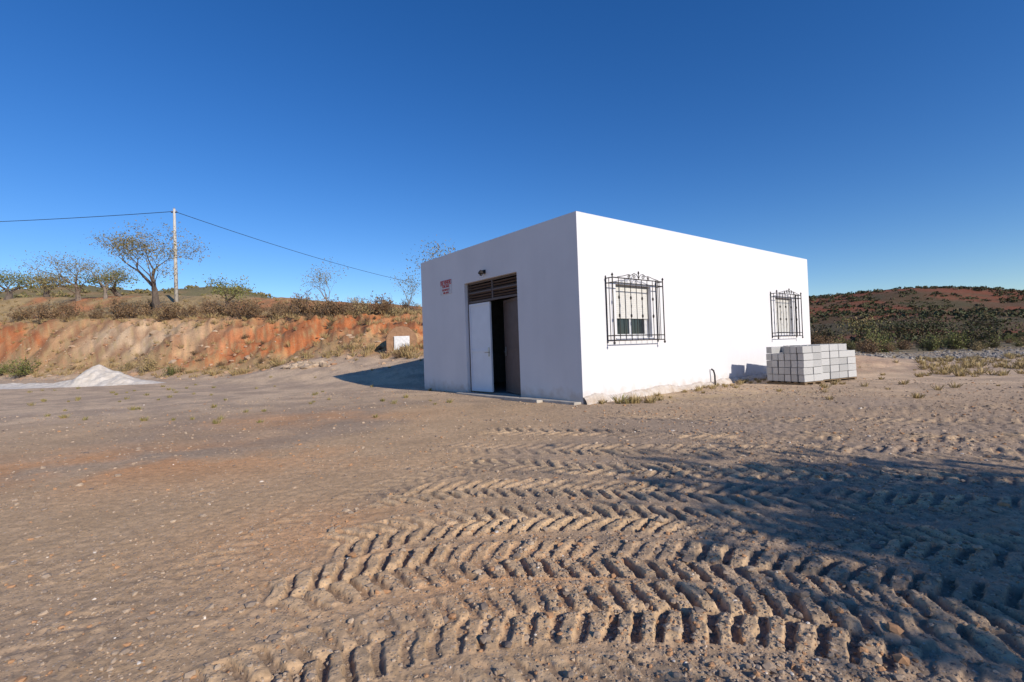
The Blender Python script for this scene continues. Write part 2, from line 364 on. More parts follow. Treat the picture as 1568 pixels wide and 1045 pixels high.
DO=(2.05,4.39,0,3.07); W1=(1.18,2.46,1.36,2.58); W2=(9.14,10.42,1.36,2.58)
wall('door_wall',lambda t,z,d:(d,t,z),LY,H,[DO])
wall('window_wall',lambda t,z,d:(t,d,z),LX,H-.003,[W1,W2])
wall('rear_wall',lambda t,z,d:(LX-d,t,z),LY,H-.006,[])
wall('side_wall',lambda t,z,d:(t,LY-d,z),LX,H-.009,[])
b=B(); b.box(TH,TH,H-.35,LX-TH,LY-TH,H-.15); b.obj('roof',[mat('roof_screed',(.35,.33,.31))],bld)
b=B(); b.box(TH,TH,-.3,LX-TH,LY-TH,.045); b.obj('floor_slab',[mat('slab_concrete',(.3,.28,.26))],bld)
conc=mat('rough_concrete',(.50,.46,.40),(.34,.30,.26),scale=5,bump=.6,bscale=20)
brown=mat('brown_painted_steel',(.135,.10,.092),(.105,.08,.072),scale=6,rough=.5)
whd=mat('white_door_sheet',(.74,.77,.82),(.68,.71,.76),scale=3,rough=.5)
blk=mat('black_iron',(.018,.016,.016),(.035,.028,.024),scale=20,rough=.55)
stl=mat('steel',(.45,.45,.46),rough=.35,metal=.8)
b=B(); fx0,fx1=.10,.16
b.box(fx0,2.05,.05,fx1,2.10,3.07); b.box(fx0,4.34,.05,fx1,4.39,3.07); b.box(fx0,2.10,3.02,fx1,4.34,3.07); b.box(fx0,2.10,2.50,fx1,4.34,2.555)
b.box(fx0,3.19,2.555,fx1,3.24,3.02); b.box(fx0-.01,2.10,2.76,fx1-.02,3.19,2.80); b.box(fx0-.01,3.24,2.76,fx1-.02,4.34,2.80)
for k in range(6):
    z=2.60+k*.072
    for s0,s1 in ((2.103,3.187),(3.243,4.337)):
        T=Matrix.Translation((.135,0,z))@Matrix.Rotation(math.radians(35),4,'Y'); b.box(-.03,s0,-.004,.03,s1,.004,T=T)
b.obj('door_frame_and_louvres',[brown],bld)
def leaf(name,m,hinge,w,ang,side):
    b=B(); s=side
    T=Matrix.Translation((.12,hinge,0))@Matrix.Rotation(ang,4,'Z')
    def bx(x0,y0,z0,x1,y1,z1,mm=0): b.box(x0,min(s*y0,s*y1),z0,x1,max(s*y0,s*y1),z1,m=mm,T=T)
    bx(-.008,.0,.07,.008,w,2.48)
    for y0,y1,z0,z1 in ((0,.05,.07,2.48),(w-.05,w,.07,2.48),(.05,w-.05,.07,.13),(.05,w-.05,2.42,2.48),(.05,w-.05,1.15,1.21)):
        bx(-.026,y0,z0,-.009,y1,z1,1); bx(.009,y0,z0,.026,y1,z1,1)
    bx(-.036,w-.12,1.02,-.027,w-.055,1.26,2)
    b.tube([T@Vector((-.03,s*(w-.085),1.13)),T@Vector((-.085,s*(w-.085),1.13)),T@Vector((-.085,s*(w-.20),1.125))],.011,6,2)
    b.obj(name,m,bld)
leaf('white_door_leaf',[whd,whd,stl],4.335,.94,math.radians(2),-1)
leaf('brown_door_leaf',[brown,brown,stl],2.105,1.10,-math.radians(17),1)
b=B(); b.box(-.03,3.34,3.21,-.002,3.44,3.31)
b.tube([(-.03,3.39,3.26),(-.08,3.39,3.29),(-.12,3.39,3.27)],.012)
b.tube([(-.12,3.39,3.30),(-.12,3.39,3.27),(-.12,3.39,3.22),(-.12,3.39,3.20)],[.02,.05,.08,.07],10)
b.tube([(-.12,3.39,3.195),(-.12,3.39,3.17),(-.12,3.39,3.15)],[.04,.045,.02],10)
b.obj('door_lamp',[blk],bld)
b=B(); b.box(-.012,5.06,2.88,-.002,5.70,3.30); b.obj('sale_sign',[mat('sign_white',(.66,.65,.66),rough=.6)],bld)
redm=mat('red_paint',(.50,.012,.012),(.42,.01,.01),rough=.6)
def text(s,y,z,size,wid):
    c=bpy.data.curves.new('txt','FONT'); c.body=s; c.size=size; c.align_x='CENTER'; c.align_y='CENTER'; c.extrude=.001; c.offset=.004
    c.materials.append(redm); o=bpy.data.objects.new('sign_lettering',c); link(o,bld)
    bpy.context.view_layer.update(); sx=wid/max(o.dimensions.x,.01)
    o.matrix_local=Matrix(((0,0,-1,-.0155),(-1,0,0,y),(0,1,0,z),(0,0,0,1)))@Matrix.Diagonal((sx,1,1,1))
text('SE VENDE',5.38,3.225,.12,.54); text('FOR SALE',5.38,3.11,.09,.38); text('TEL 950 421 36',5.38,3.01,.075,.42); text('606 18 24',5.38,2.925,.07,.30)
b=B()
for a0 in ((5.07,5.69,3.28,3.296),(5.07,5.69,3.157,3.173)): b.box(-.0145,a0[0],a0[2],-.0125,a0[1],a0[3])
for a0 in ((5.07,5.086),(5.674,5.69)): b.box(-.0145,a0[0],3.1735,-.0125,a0[1],3.2795)
b.obj('sign_border',[redm],bld)
alu=mat('white_aluminium',(.66,.66,.66),rough=.4); shut=mat('roller_shutter',(.66,.65,.62),(.60,.59,.56),rough=.5)
gm,nt,gb_=newmat('window_glass'); gb_.inputs['Base Color'].default_value=(.02,.025,.03,1); gb_.inputs['Roughness'].default_value=.05; gb_.inputs['Specular IOR Level'].default_value=.6
def window(W,zsh):
    t0,t1,z0,z1=W; b=B(); y0,y1=.13,.17
    b.box(t0,y0,z0,t0+.05,y1,z1); b.box(t1-.05,y0,z0,t1,y1,z1); b.box(t0+.05,y0,z0,t1-.05,y1,z0+.05); b.box(t0+.05,y0,z1-.05,t1-.05,y1,z1)
    tm=(t0+t1)/2
    b.box(tm-.035,y0+.003,z0+.05,tm+.035,y1,z1-.05)
    b.box(t0+.05,y0+.006,z0+.05,t0+.095,y1-.004,z1-.05); b.box(t1-.095,y0+.006,z0+.05,t1-.05,y1-.004,z1-.05); b.box(t0+.095,y0+.006,z0+.05,tm-.035,y1-.004,z0+.09); b.box(tm+.035,y0+.006,z0+.05,t1-.095,y1-.004,z0+.09)
    b.box(t0+.05,.155,z0+.05,t1-.05,.160,z1-.05,m=1)
    z=z1-.052
    while z-.045>zsh:
        T=Matrix.Translation((0,.105,z-.022))@Matrix.Rotation(math.radians(8),4,'X'); b.box(t0+.01,-.006,-.0215,t1-.01,.006,.0215,m=2,T=T); z-=.045
    b.box(t0-.05,-.035,z0-.045,t1+.05,y0,z0-.001,m=3)
    b.obj('window',[alu,gm,shut,PL],bld)
window(W1,1.80); window(W2,1.42)
def grille(t0,t1,z0,z1):
    b=B(); y=-.20; n=9
    for z in (z0,z0+.11,z1-.11,z1):
        b.tube([(t0,-.0,z),(t0,y,z),(t1,y,z),(t1,-.0,z)],.012,6)
    for k in range(n+1):
        t=t0+(t1-t0)*k/n; top=z1+.06 if k in(0,n) else z1
        b.tube([(t,y,z0-.05 if k in(0,n) else z0),(t,y,top)],.009 if 0<k<n else .015,6)
        if 0<k<n and k%2==1:
            for zz in (z0+.55,z0+.95): b.tube([(t,y,zz-.045),(t,y,zz-.02),(t,y,zz+.02),(t,y,zz+.045)],[.009,.022,.022,.009],8)
    for t in (t0,t1):
        b.tube([(t,y*.5,z0-.0),(t,y*.5,z1)],.009,6)
        b.tube([(t,-.015,z0-.05),(t,-.015,z1+.06)],.014,6)
        for zz in (z0-.05,z1+.06): b.tube([(t,y,zz-.04),(t,y,zz),(t,y,zz+.04)],[.008,.028,.006],8)
    def spiral(cx,cz,r,sgn,ph):
        P=[]
        for i in range(22):
            a=ph+sgn*i*.42; rr=r*(1-i/26); P.append((cx+rr*math.cos(a),y,cz+rr*math.sin(a)))
        b.tube(P,.008,5)
    m=(t0+t1)/2
    for sgn in (-1,1):
        spiral(m+sgn*.16,z1+.07,.06,-sgn,math.pi/2); spiral(m+sgn*.36,z1+.05,.045,sgn,math.pi/2)
        b.tube([(m+sgn*.16,y,z1+.13),(m+sgn*.07,y,z1+.11),(m,y,z1+.02)],.008,5)
        b.tube([(m+sgn*.16,y,z1+.13),(m+sgn*.28,y,z1+.08),(m+sgn*.36,y,z1+.095),(m+sgn*.55,y,z1+.05),(m+sgn*.75,y,z1+.02)],.008,5)
    b.tube([(m,y,z1),(m,y,z1+.12),(m,y,z1+.15),(m,y,z1+.20)],[.01,.010,.024,.004],8)
    b.obj('window_grille',[blk],bld)
grille(.84,2.68,1.30,2.68); grille(8.80,10.64,1.30,2.68)
V=[];F=[];n=260
for i in range(n+1):
    t_=LX*i/n; w=.05+.10*fbm(np.array([t_*1.7]),np.array([3.]),5,3)[0]+.05*random.random(); hh=.05+.14*fbm(np.array([t_*2.3]),np.array([8.]),6,3)[0]+.02*random.random()
    V+= [(t_,-.001,hh+.02),(t_,-w*.5,hh),(t_,-w,hh*.5),(t_,-w-.06,-.1)]
for i in range(n):
    for k in range(3): a=i*4+k; F.append((a,a+4,a+5,a+1))
np_mesh('footing',V,F,mats=[mat('whitewashed_footing',(.60,.55,.50),(.46,.37,.29),scale=6,bump=.8,bscale=25,bd=.03)],parent=bld)
b=B(); b.box(-.32,2.0,-.1,-.003,4.5,.045,j=.008); b.box(-.22,.05,-.1,-.003,1.9,.05,j=.015); b.box(-.42,1.0,-.05,-.24,2.2,.055,j=.02)
b.obj('doorstep',[conc],bld,bevel=.012)
b=B(); b.tube([(5.02,-.12,-.1),(5.02,-.12,.30),(5.0,-.10,.42),(5.0,-.04,.46)],.022,8); b.obj('drain_pipe',[blk],bld,smooth=True)
# ------------------------------------------------------------ block pile
bm=attr_mat('concrete_block')
wood=mat('pallet_wood',(.22,.15,.09),(.14,.10,.06),scale=10)
pile=bpy.data.objects.new('concrete_block_stack',None); link(pile); pile.location=(7.37,12.4,0); pile.rotation_euler=(0,0,math.radians(26.8))
def block(b,x,y,z,lx,ly,h,jx=.004):
    dx,dy=random.uniform(-jx,jx),random.uniform(-jx,jx); x+=dx;y+=dy
    g=.009; x0,y0,x1,y1=x+g,y+g,x+lx-g,y+ly-g; z0,z1=z+.006,z+h-.006
    i=b; nv=len(b.v)
    i.quad((x0,y0,z0),(x1,y0,z0),(x1,y0,z1),(x0,y0,z1)); i.quad((x1,y0,z0),(x1,y1,z0),(x1,y1,z1),(x1,y0,z1))
    i.quad((x1,y1,z0),(x0,y1,z0),(x0,y1,z1),(x1,y1,z1)); i.quad((x0,y1,z0),(x0,y0,z0),(x0,y0,z1),(x0,y1,z1))
    i.quad((x0,y0,z0),(x0,y1,z0),(x1,y1,z0),(x1,y0,z0))
    w=.03; lng=lx>=ly
    a0,a1,c0,c1=(x0,x1,y0,y1) if lng else (y0,y1,x0,x1)
    am=(a0+a1)/2; As=[a0,a0+w,am-w/2,am+w/2,a1-w,a1]; Cs=[c0,c0+w,c1-w,c1]
    P=(lambda u,v,z_:(u,v,z_)) if lng else (lambda u,v,z_:(v,u,z_))
    for k in range(5):
        for j in range(3):
            u0,u1,v0,v1=As[k],As[k+1],Cs[j],Cs[j+1]
            if j==1 and k in(1,3):
                zb=z1-.12
                i.quad(P(u0,v0,zb),P(u1,v0,zb),P(u1,v1,zb),P(u0,v1,zb))
                for (p,q_) in (((u0,v0),(u1,v0)),((u1,v0),(u1,v1)),((u1,v1),(u0,v1)),((u0,v1),(u0,v0))): i.quad(P(*p,z1),P(*q_,z1),P(*q_,zb),P(*p,zb))
            else: i.quad(P(u0,v0,z1),P(u1,v0,z1),P(u1,v1,z1),P(u0,v1,z1))
    s=random.choice([1,1,.93,.86,.78]); i.c+= [(.47*s,.465*s,.455*s)]*(len(b.v)-nv)
for pi,(ox,oy,nx) in enumerate(((0,0,2),(.90,.10,4))):
    b=B(); b.c=[]; ch=.184+.003*pi
    for c in range(5):
        for ix in range(nx):
            for iy in range(6):
                if c==4 and pi==0 and ix==0 and iy in(3,4): continue
                if c==4 and pi==1 and ix==3 and iy in(0,1): continue
                block(b,ox+ix*.405,oy+iy*.175,.09+c*ch,.40,.170,ch,.012)
    o=b.obj('blocks',[bm],pile); at_=o.data.attributes.new('Col','FLOAT_COLOR','POINT'); at_.data.foreach_set('color',[w_ for c_ in b.c for w_ in (*c_,1)])
    b=B(); lw=nx*.405
    for k in range(6): b.box(ox+.0,oy+k*.18,.062,ox+lw,oy+k*.18+.10,.085)
    for k in range(3): b.box(ox+.02+k*(lw-.14)/2,oy+.0,.0,ox+.12+k*(lw-.14)/2,oy+1.03,.060)
    b.obj('pallet',[wood],pile)

# ------------------------------------------------------------ vegetation
def leafmat(name,c1,c2): return mat(name,c1,c2,scale=2.2,rough=.7)
bark=mat('bark',(.17,.13,.105),(.09,.07,.055),scale=8,bump=.6); barkg=mat('bark_grey',(.26,.21,.17),(.16,.13,.105),scale=8)
def combine(b,leaves,lsize,rng,name,mats,scale_to=None,loc=(0,0,0),parent=None,aspect=.5):
    Vt=np.array(b.v,float).reshape(-1,3)
    if len(leaves): C=np.array(leaves,float)
    if scale_to:
        A=np.concatenate([Vt,C]) if len(leaves) else Vt
        w=max(np.percentile(A[:,0],99)-np.percentile(A[:,0],1),np.percentile(A[:,1],99)-np.percentile(A[:,1],1)); h=np.percentile(A[:,2],99.3)
        k=np.array([scale_to[0]/w,scale_to[0]/w,scale_to[1]/h]); Vt=Vt*k
        if len(leaves): C=C*k
    faces=list(b.f); mi=list(b.m)
    if len(leaves):
        n=len(C); a=rng.normal(size=(n,3)); a/=np.linalg.norm(a,axis=1)[:,None]; c=rng.normal(size=(n,3)); c=np.cross(a,c); c/=np.linalg.norm(c,axis=1)[:,None]
        s=lsize*rng.uniform(.55,1.3,(n,1)); L_=a*s; W_=c*s*aspect
        Q=np.stack([C-L_,C+W_*.9-L_*.1,C+L_,C-W_*.9+L_*.1],1).reshape(-1,3)
        base=len(Vt); Vt=np.concatenate([Vt,Q])
        idx=(base+np.arange(n*4).reshape(n,4)).tolist(); faces+= [tuple(q) for q in idx]; mi+= rng.integers(1,len(mats),n).tolist()
    me=bpy.data.meshes.new(name); me.from_pydata(Vt.tolist(),[],faces)
    for m in mats: me.materials.append(m)
    me.polygons.foreach_set('material_index',mi); me.update()
    o=bpy.data.objects.new(name,me); o.location=loc; return link(o,parent)
def tree(name,loc,w,h,nleaf,lsize,lm,seed=1,levels=5,bk=None,lean=0,trunk=.28,upb=.25,rad=.035,spread=.75,jit=.05,skip=.25):
    R=random.Random(seed); rng=np.random.default_rng(seed); b=B(); tips=[]
    def grow(p,d,L,r,lv):
        n=4; pts=[p]; rr=[r]; q=p.copy(); dd=d.copy()
        for i in range(n):
            dd=(dd+Vector((R.uniform(-1,1),R.uniform(-1,1),R.uniform(-.5,.9)))*.16).normalized(); q=q+dd*L/n; pts.append(q.copy()); rr.append(r*(1-.45*(i+1)/n))
            if lv>=levels-2: tips.append(q.copy())
        b.tube(pts,rr,7 if lv<2 else 4)
        if lv<levels:
            k=R.choice([3,3,4]) if lv<2 else R.choice([2,3,3])
            for i in range(k):
                az=2*math.pi*(i+R.random()*.7)/k; tl=R.uniform(.4,1.0)*spread
                a=dd.orthogonal().normalized(); c=dd.cross(a)
                nd=(dd*math.cos(tl)+(a*math.cos(az)+c*math.sin(az))*math.sin(tl)+Vector((0,0,upb*R.random()))).normalized()
                st=pts[-1] if i<2 else pts[R.choice([2,3])]
                grow(st.copy(),nd,L*R.uniform(.6,.85),rr[-1]*.8 if i<2 else rr[-1]*.6,lv+1)
    grow(Vector((0,0,-.03)),Vector((lean,0,1)).normalized(),trunk,rad,0)
    leaves=[]; cl=[R.random() for _ in tips]
    for i in range(nleaf):
        k=R.randrange(len(tips))
        if cl[k]<skip: continue
        t_=tips[k]; leaves.append((t_.x+R.gauss(0,jit),t_.y+R.gauss(0,jit),t_.z+R.gauss(0,jit)))
    return combine(b,leaves,lsize,rng,name,[bk or bark]+lm,(w,h),loc)
olv=[leafmat('olive_leaf_a',(.14,.14,.055),(.20,.17,.07)),leafmat('olive_leaf_b',(.27,.21,.09),(.18,.14,.06))]
grn=[leafmat('green_leaf_a',(.11,.14,.04),(.17,.18,.055)),leafmat('green_leaf_b',(.24,.22,.07),(.17,.16,.05))]
dry=[leafmat('dry_leaf_a',(.22,.13,.065),(.15,.088,.045)),leafmat('dry_leaf_b',(.32,.21,.11),(.20,.125,.062))]
ylw=[leafmat('straw_a',(.46,.34,.165),(.36,.26,.125)),leafmat('straw_b',(.34,.26,.115),(.26,.20,.09))]
dgr=[leafmat('scrub_a',(.046,.060,.024),(.075,.080,.032)),leafmat('scrub_b',(.10,.080,.036),(.065,.052,.026))]
def at(ratio,Y): return (ratio*Y,Y,tz(ratio*Y,Y)-.1)
def onbank(ratio,q):
    Y=(q+ -5*.462+25*.887)/(ratio*.462+.887); return ratio*Y,Y
def atq(ratio,q):
    x_,y_=onbank(ratio,q); return (x_,y_,tz(x_,y_)-.1)
tree('almond_tree',atq(-.722,9),9.0,8.8,5600,.10,olv,seed=4,lean=.15,trunk=.24,rad=.026,spread=.62,jit=.03,levels=6)
tree('almond_tree',atq(-.885,13),7.2,6.4,2200,.11,olv,seed=9,bk=barkg,trunk=.24,rad=.024,spread=.62)
tree('almond_tree',atq(-.83,14),5.4,5.2,1500,.10,olv,seed=10,bk=barkg,trunk=.24,rad=.024,spread=.62)
tree('almond_tree',atq(-.372,9),3.0,4.3,900,.065,olv,seed=12,bk=barkg,trunk=.22,rad=.018)
tree('almond_tree',atq(-.212,8),2.0,3.1,500,.06,olv,seed=15,bk=barkg,trunk=.22,rad=.018)
tree('almond_tree',at(-.118,34),5.0,4.9,1400,.08,olv,seed=19,bk=barkg,trunk=.24,rad=.020)
tree('olive_tree',atq(-.585,11),3.8,3.0,1500,.11,grn,seed=22,trunk=.16)
tree('olive_tree',atq(-1.03,14),7.5,5.0,2600,.16,grn,seed=25,trunk=.16)
tree('olive_tree',atq(-.80,17),5.5,4.2,2000,.15,grn,seed=28,trunk=.16)
tree('olive_tree',atq(-1.10,11),6,4.2,2000,.16,olv,seed=29,trunk=.16)
tree('olive_tree',atq(-.95,17),6,4.2,1800,.16,olv,seed=30,trunk=.16)
# tree behind the viewpoint that shades the right foreground
tree('carob_tree',(7.95,-3.15,0),4.0,4.35,26000,.095,grn,seed=33,trunk=.22,jit=.10,levels=5,rad=.03,skip=.06)

def bush_mesh(name,w,h,stems,nl,lsize,mats,seed,bk=None,aspect=.35):
    R=random.Random(seed); rng=np.random.default_rng(seed); b=B(); L=[]; P=[]
    for i in range(stems):
        az=R.random()*6.283; tl=abs(R.gauss(0,.62)); l=R.uniform(.55,1.05)*(1-.25*min(tl,1.4)/1.4)
        d=Vector((math.cos(az)*math.sin(tl),math.sin(az)*math.sin(tl),max(math.cos(tl),.12)))
        p0=Vector((R.gauss(0,.12),R.gauss(0,.12),-.04)); pts=[p0+d*l*k/4+Vector((R.gauss(0,.02),R.gauss(0,.02),R.gauss(0,.02)))*k for k in range(5)]
        b.tube(pts,[.010,.008,.006,.004,.002],3); P.append(pts)
    for i in range(nl):
        pts=R.choice(P); k=R.uniform(1,4); a=int(min(k,3)); q=pts[a].lerp(pts[a+1],k-a)
        L.append((q.x+R.gauss(0,.035),q.y+R.gauss(0,.035),max(q.z+R.gauss(0,.035),0)))
    return combine(b,L,lsize,rng,name,[bk or bark]+mats,(w,h))
def scatter(proto_list,pts,name):
    for (x,y,s) in pts:
        me=random.choice(proto_list); o=bpy.data.objects.new(name,me); link(o); o.location=(x,y,tz(x,y)-.03); o.rotation_euler=(0,0,random.random()*6.28)
        o.scale=(s*random.uniform(.85,1.2),s*random.uniform(.85,1.2),s*random.uniform(.8,1.15))
def protos(n,*a,**k):
    out=[]
    for i in range(n):
        o=bush_mesh('shrub_mesh',*a,seed=100+i*7+len(bpy.data.meshes),**k); out.append(o.data); bpy.data.objects.remove(o)
    return out
PD=protos(3,2.0,1.35,60,1300,.06,dry); PY=protos(2,1.8,1.2,55,1000,.06,ylw); PG=protos(2,2.4,1.7,50,1500,.08,dgr); PO=protos(2,1.8,1.3,50,1200,.06,grn)
pts=[(onbank(r_,q_+.4)+(s_,)) for r_,q_,s_ in ((-.70,5.2,1.5),(-.66,5.5,1.2),(-.535,5.2,1.5),(-.56,6.2,1.2),(-.425,5.2,1.3),(-.365,5.3,1.4),(-.34,5.7,1.1),(-.272,5.4,1.2),(-.255,5.2,.9),(-.44,7,1.1),(-.77,6,1.6),(-.80,5.2,1.4),(-.955,5.6,1.8),(-1.0,6,1.6),(-.90,6.5,1.5),(-.62,7,1.1),(-.48,5.6,1.0),(-.30,6.6,1.0),(-.39,6.4,.9),(-.60,5.6,1.2),(-.85,5.4,1.2))]
scatter(PD,pts,'dry_shrub')
pts=[]
for i in range(80):
    r_=random.uniform(-1.1,-.2); pts.append(onbank(r_,random.uniform(4.8,12))+(random.uniform(.35,.9),))
scatter(PY+PD,pts,'dry_shrub')
pts=[]
for i in range(40):
    r_=random.uniform(-1.1,-.22); pts.append(onbank(r_,random.uniform(-1,4.6))+(random.uniform(.15,.38),))
scatter(PY+PD,pts,'dry_shrub')
scatter(PY+PO[:1],[onbank(-.75,-.4)+(1.0,),onbank(-.79,-.2)+(.8,),onbank(-1.0,-.6)+(1.4,),onbank(-1.04,-.4)+(1.1,),onbank(-.70,-.7)+(.6,)],'straw_shrub')
pts=[]
for i in range(90):
    y=random.uniform(32,64); x=y*random.uniform(.56,1.12); pts.append((x,y,random.uniform(.3,.95)))
scatter(PG+PO+PY+PD,pts,'valley_shrub')
scatter(PO+PG[:1],[(26.5,36,1.2),(28.2,37,1.0),(33.5,37,1.1),(36,38,1.3),(24,38,1.1),(39,40,1.2),(31,41,1.2),(30,35,1.0)],'green_shrub')
tree('olive_tree',(44.5,52,tz(44.5,52)),3.6,2.9,1800,.14,dgr,seed=61,trunk=.1)
tree('olive_tree',(38.8,50,tz(38.8,50)),4.2,2.8,1800,.14,dgr,seed=62,trunk=.1)
tree('olive_tree',(50,46,tz(50,46)),2.6,2.0,1400,.12,grn,seed=63,trunk=.1)
tree('olive_tree',(62,64,tz(62,64)),4.6,3.6,1400,.2,dgr,seed=64,trunk=.1)
tree('olive_tree',(52,72,tz(52,72)),4.6,3.6,1400,.2,olv,seed=65,trunk=.1)
def hillside(name,X,Y,mats,per=24,size=(.9,2.2)):
    rng=np.random.default_rng(5); n=len(X); Z=terrain(X,Y); s=rng.uniform(size[0],size[1],n)
    C=np.repeat(np.stack([X,Y,Z],-1),per,0); S_=np.repeat(s,per)[:,None]
    d=rng.normal(size=(n*per,3)); d/=np.linalg.norm(d,axis=1)[:,None]; d*=rng.uniform(.5,1,(n*per,1)); d[:,2]=np.abs(d[:,2])*.75
    C=C+d*S_; a=rng.normal(size=C.shape); a/=np.linalg.norm(a,axis=1)[:,None]; c=np.cross(a,rng.normal(size=C.shape)); c/=np.linalg.norm(c,axis=1)[:,None]
    l=S_*rng.uniform(.15,.4,(len(C),1)); Q=np.stack([C-a*l,C+c*l*.6,C+a*l,C-c*l*.6],1).reshape(-1,3)
    np_mesh(name,Q,np.arange(len(Q)).reshape(-1,4),mats=mats,midx=rng.integers(0,len(mats),len(C)))
rg=np.random.default_rng(5)
y=rg.uniform(66,250,4500); x=y*rg.uniform(.5,1.2,4500); k=fbm(x*.03,y*.03,77,3)+.15*rg.random(4500)>.56
hillside('hillside_scrub',x[k][:1150],y[k][:1150],dgr,size=(.45,1.6))
y=rg.uniform(110,185,600); x=-y*rg.uniform(.3,1.15,600)
hillside('distant_scrub',x,y,olv,size=(.6,1.6))

def tufts(name,pts,mats,seed=3,nb=45):
    rng=np.random.default_rng(seed); Q=[]
    for x,y,s in pts:
        z=tz(x,y); k=int(nb*(.6+.8*rng.random())); az=rng.random(k)*6.283; r0=rng.random(k)*.5*s; tl=rng.uniform(.05,.9,k); l=s*rng.uniform(.4,1.2,k)
        bx=x+np.cos(az)*r0; by=y+np.sin(az)*r0; tx=bx+np.cos(az)*np.sin(tl)*l; ty=by+np.sin(az)*np.sin(tl)*l; tzz=z+np.cos(tl)*l
        w=.004+.014*s; px=-np.sin(az)*w; py=np.cos(az)*w; mxx=(bx+tx)/2; myy=(by+ty)/2; mz=z+(tzz-z)*.62
        z0=np.full(k,z-.02)
        Q.append(np.stack([np.stack([bx-px,by-py,z0],-1),np.stack([bx+px,by+py,z0],-1),np.stack([mxx+px*.8,myy+py*.8,mz],-1),np.stack([tx,ty,tzz],-1)],1))
    Q=np.concatenate(Q).reshape(-1,3)
    np_mesh(name,Q,np.arange(len(Q)).reshape(-1,4),mats=mats,midx=rng.integers(0,len(mats),len(Q)//4))
def loc2w(t_,d):
    c,s=math.cos(math.radians(38.3)),math.sin(math.radians(38.3)); return (1.44+t_*c+d*s,10.22+t_*s-d*c)
pts=[]
for i in range(70):
    t_=random.uniform(.3,11); d=random.uniform(.12,.9)**1.2; pts.append(loc2w(t_,d)+(random.uniform(.04,.13),))
for t_,d,s in ((.75,.7,.2),(.95,.6,.22),(1.2,.8,.18),(1.0,.95,.16),(6.1,.3,.15),(5.6,.5,.15),(4.2,.5,.15),(3.8,.4,.14)): pts.append(loc2w(t_,d)+(s,))
for i in range(40):
    y=random.uniform(9,22); x=y*random.uniform(.5,1.15)
    if (x-1.44)*.62-(y-10.22)*.785>.6: pts.append((x,y,random.uniform(.05,.14)))
for i in range(200):
    y=random.uniform(13,24); x=y*random.uniform(.83,1.15); pts.append((x,y,random.uniform(.08,.24)))
tufts('dry_grass',pts,ylw)
pts=[loc2w(.55,.5)+(.22,),loc2w(.62,.62)+(.16,)]
for i in range(80):
    y=random.uniform(9,24); x=-y*random.uniform(.1,1.0); pts.append((x,y,random.uniform(.05,.12)))
tufts('green_weeds',pts,[grn[1],ylw[1]],seed=8)
pts=[]
for i in range(720):
    r_=random.uniform(-1.15,-.18); pts.append(onbank(r_,random.choice([random.uniform(-1.4,.6),random.uniform(-1,5),random.uniform(4.2,14),random.uniform(4.2,7),random.uniform(4.2,14)]))+(random.uniform(.15,.5),))
tufts('bank_grass',pts,ylw+[dry[1]],seed=9,nb=45)

# ------------------------------------------------------------ heap of white sand
def heap(name,cx,cy,parts,m,ext=5.5):
    n=170; g=np.linspace(-ext,ext,n); X,Y=np.meshgrid(g,g,indexing='ij'); Z=np.zeros_like(X)-.12
    for px,py,hh,rx,ry in parts:
        d=np.sqrt(((X-px)/rx)**2+((Y-py)/ry)**2+.02); Z=np.maximum(Z,hh*(1-d))
    Z=Z+(.45*(fbm(X*1.3,Y*1.3,201,4)-.5)+.14*(fbm(X*5,Y*5,203,3)-.5))*S(Z,-.1,.35)
    Xw=X+cx; Yw=Y+cy; Zw=Z+terrain(Xw,Yw)
    i=np.arange(n-1)[:,None]*n; j=np.arange(n-1)[None,:]
    F=np.stack([i+j,i+n+j,i+n+j+1,i+j+1],-1).reshape(-1,4)
    F=F[(Z.ravel()[F].max(1)>-.11)]
    np_mesh(name,np.stack([Xw,Yw,Zw],-1).reshape(-1,3),F,mats=[m],smooth=True)
sand=mat('white_sand',(.66,.60,.525),(.50,.44,.37),scale=3,bump=.8,bscale=10,bd=.06)
heap('white_sand_heap',-23.3,27.2,[(.1,.2,1.2,1.7,1.6),(.9,0,.95,1.4,1.3),(1.8,-.3,.6,1.5,1.2),(2.6,-.2,.3,1.5,1.0),(-1.2,.1,.45,2.0,1.3),(-3,0,.2,2.4,1.3)],sand)
heap('white_sand_heap',-30.0,27.8,[(0,0,.30,3.8,1.4),(-2,.2,.25,3,1.2)],sand)

# ------------------------------------------------------------ small well house
wx,wy=-5.9,26.2; wz=tz(wx,wy)
well=bpy.data.objects.new('well_housing',None); link(well); well.location=(wx,wy,wz-.25); well.rotation_euler=(0,0,math.radians(12))
b=B()
prof=[(-.80,-.5),(-.80,.75),(-.66,1.05),(-.40,1.28),(0,1.36),(.40,1.28),(.66,1.05),(.80,.75),(.80,-.5)]
n=len(prof)
for yy in (-.40,.75): b.v+=[(x_+random.uniform(-.02,.02),yy,z_+random.uniform(-.02,.02)) for x_,z_ in prof]
b.f.append(tuple(range(n))); b.m.append(0); b.f.append(tuple(range(2*n-1,n-1,-1))); b.m.append(0)
for k in range(n): b.f.append((k,(k+1)%n,n+(k+1)%n,n+k)[::-1]); b.m.append(0)
b.obj('masonry',[mat('brown_masonry',(.36,.21,.12),(.25,.14,.08),scale=5,bump=.8,bscale=12,bd=.04)],well,bevel=.04)
b=B(); b.box(-.40,-.47,.10,.40,-.405,.84); b.box(-.36,-.485,.14,.36,-.471,.80); b.box(.28,-.50,.42,.32,-.486,.50); b.obj('white_door',[mat('white_paint',(.78,.78,.78),rough=.6)],well,bevel=.006)

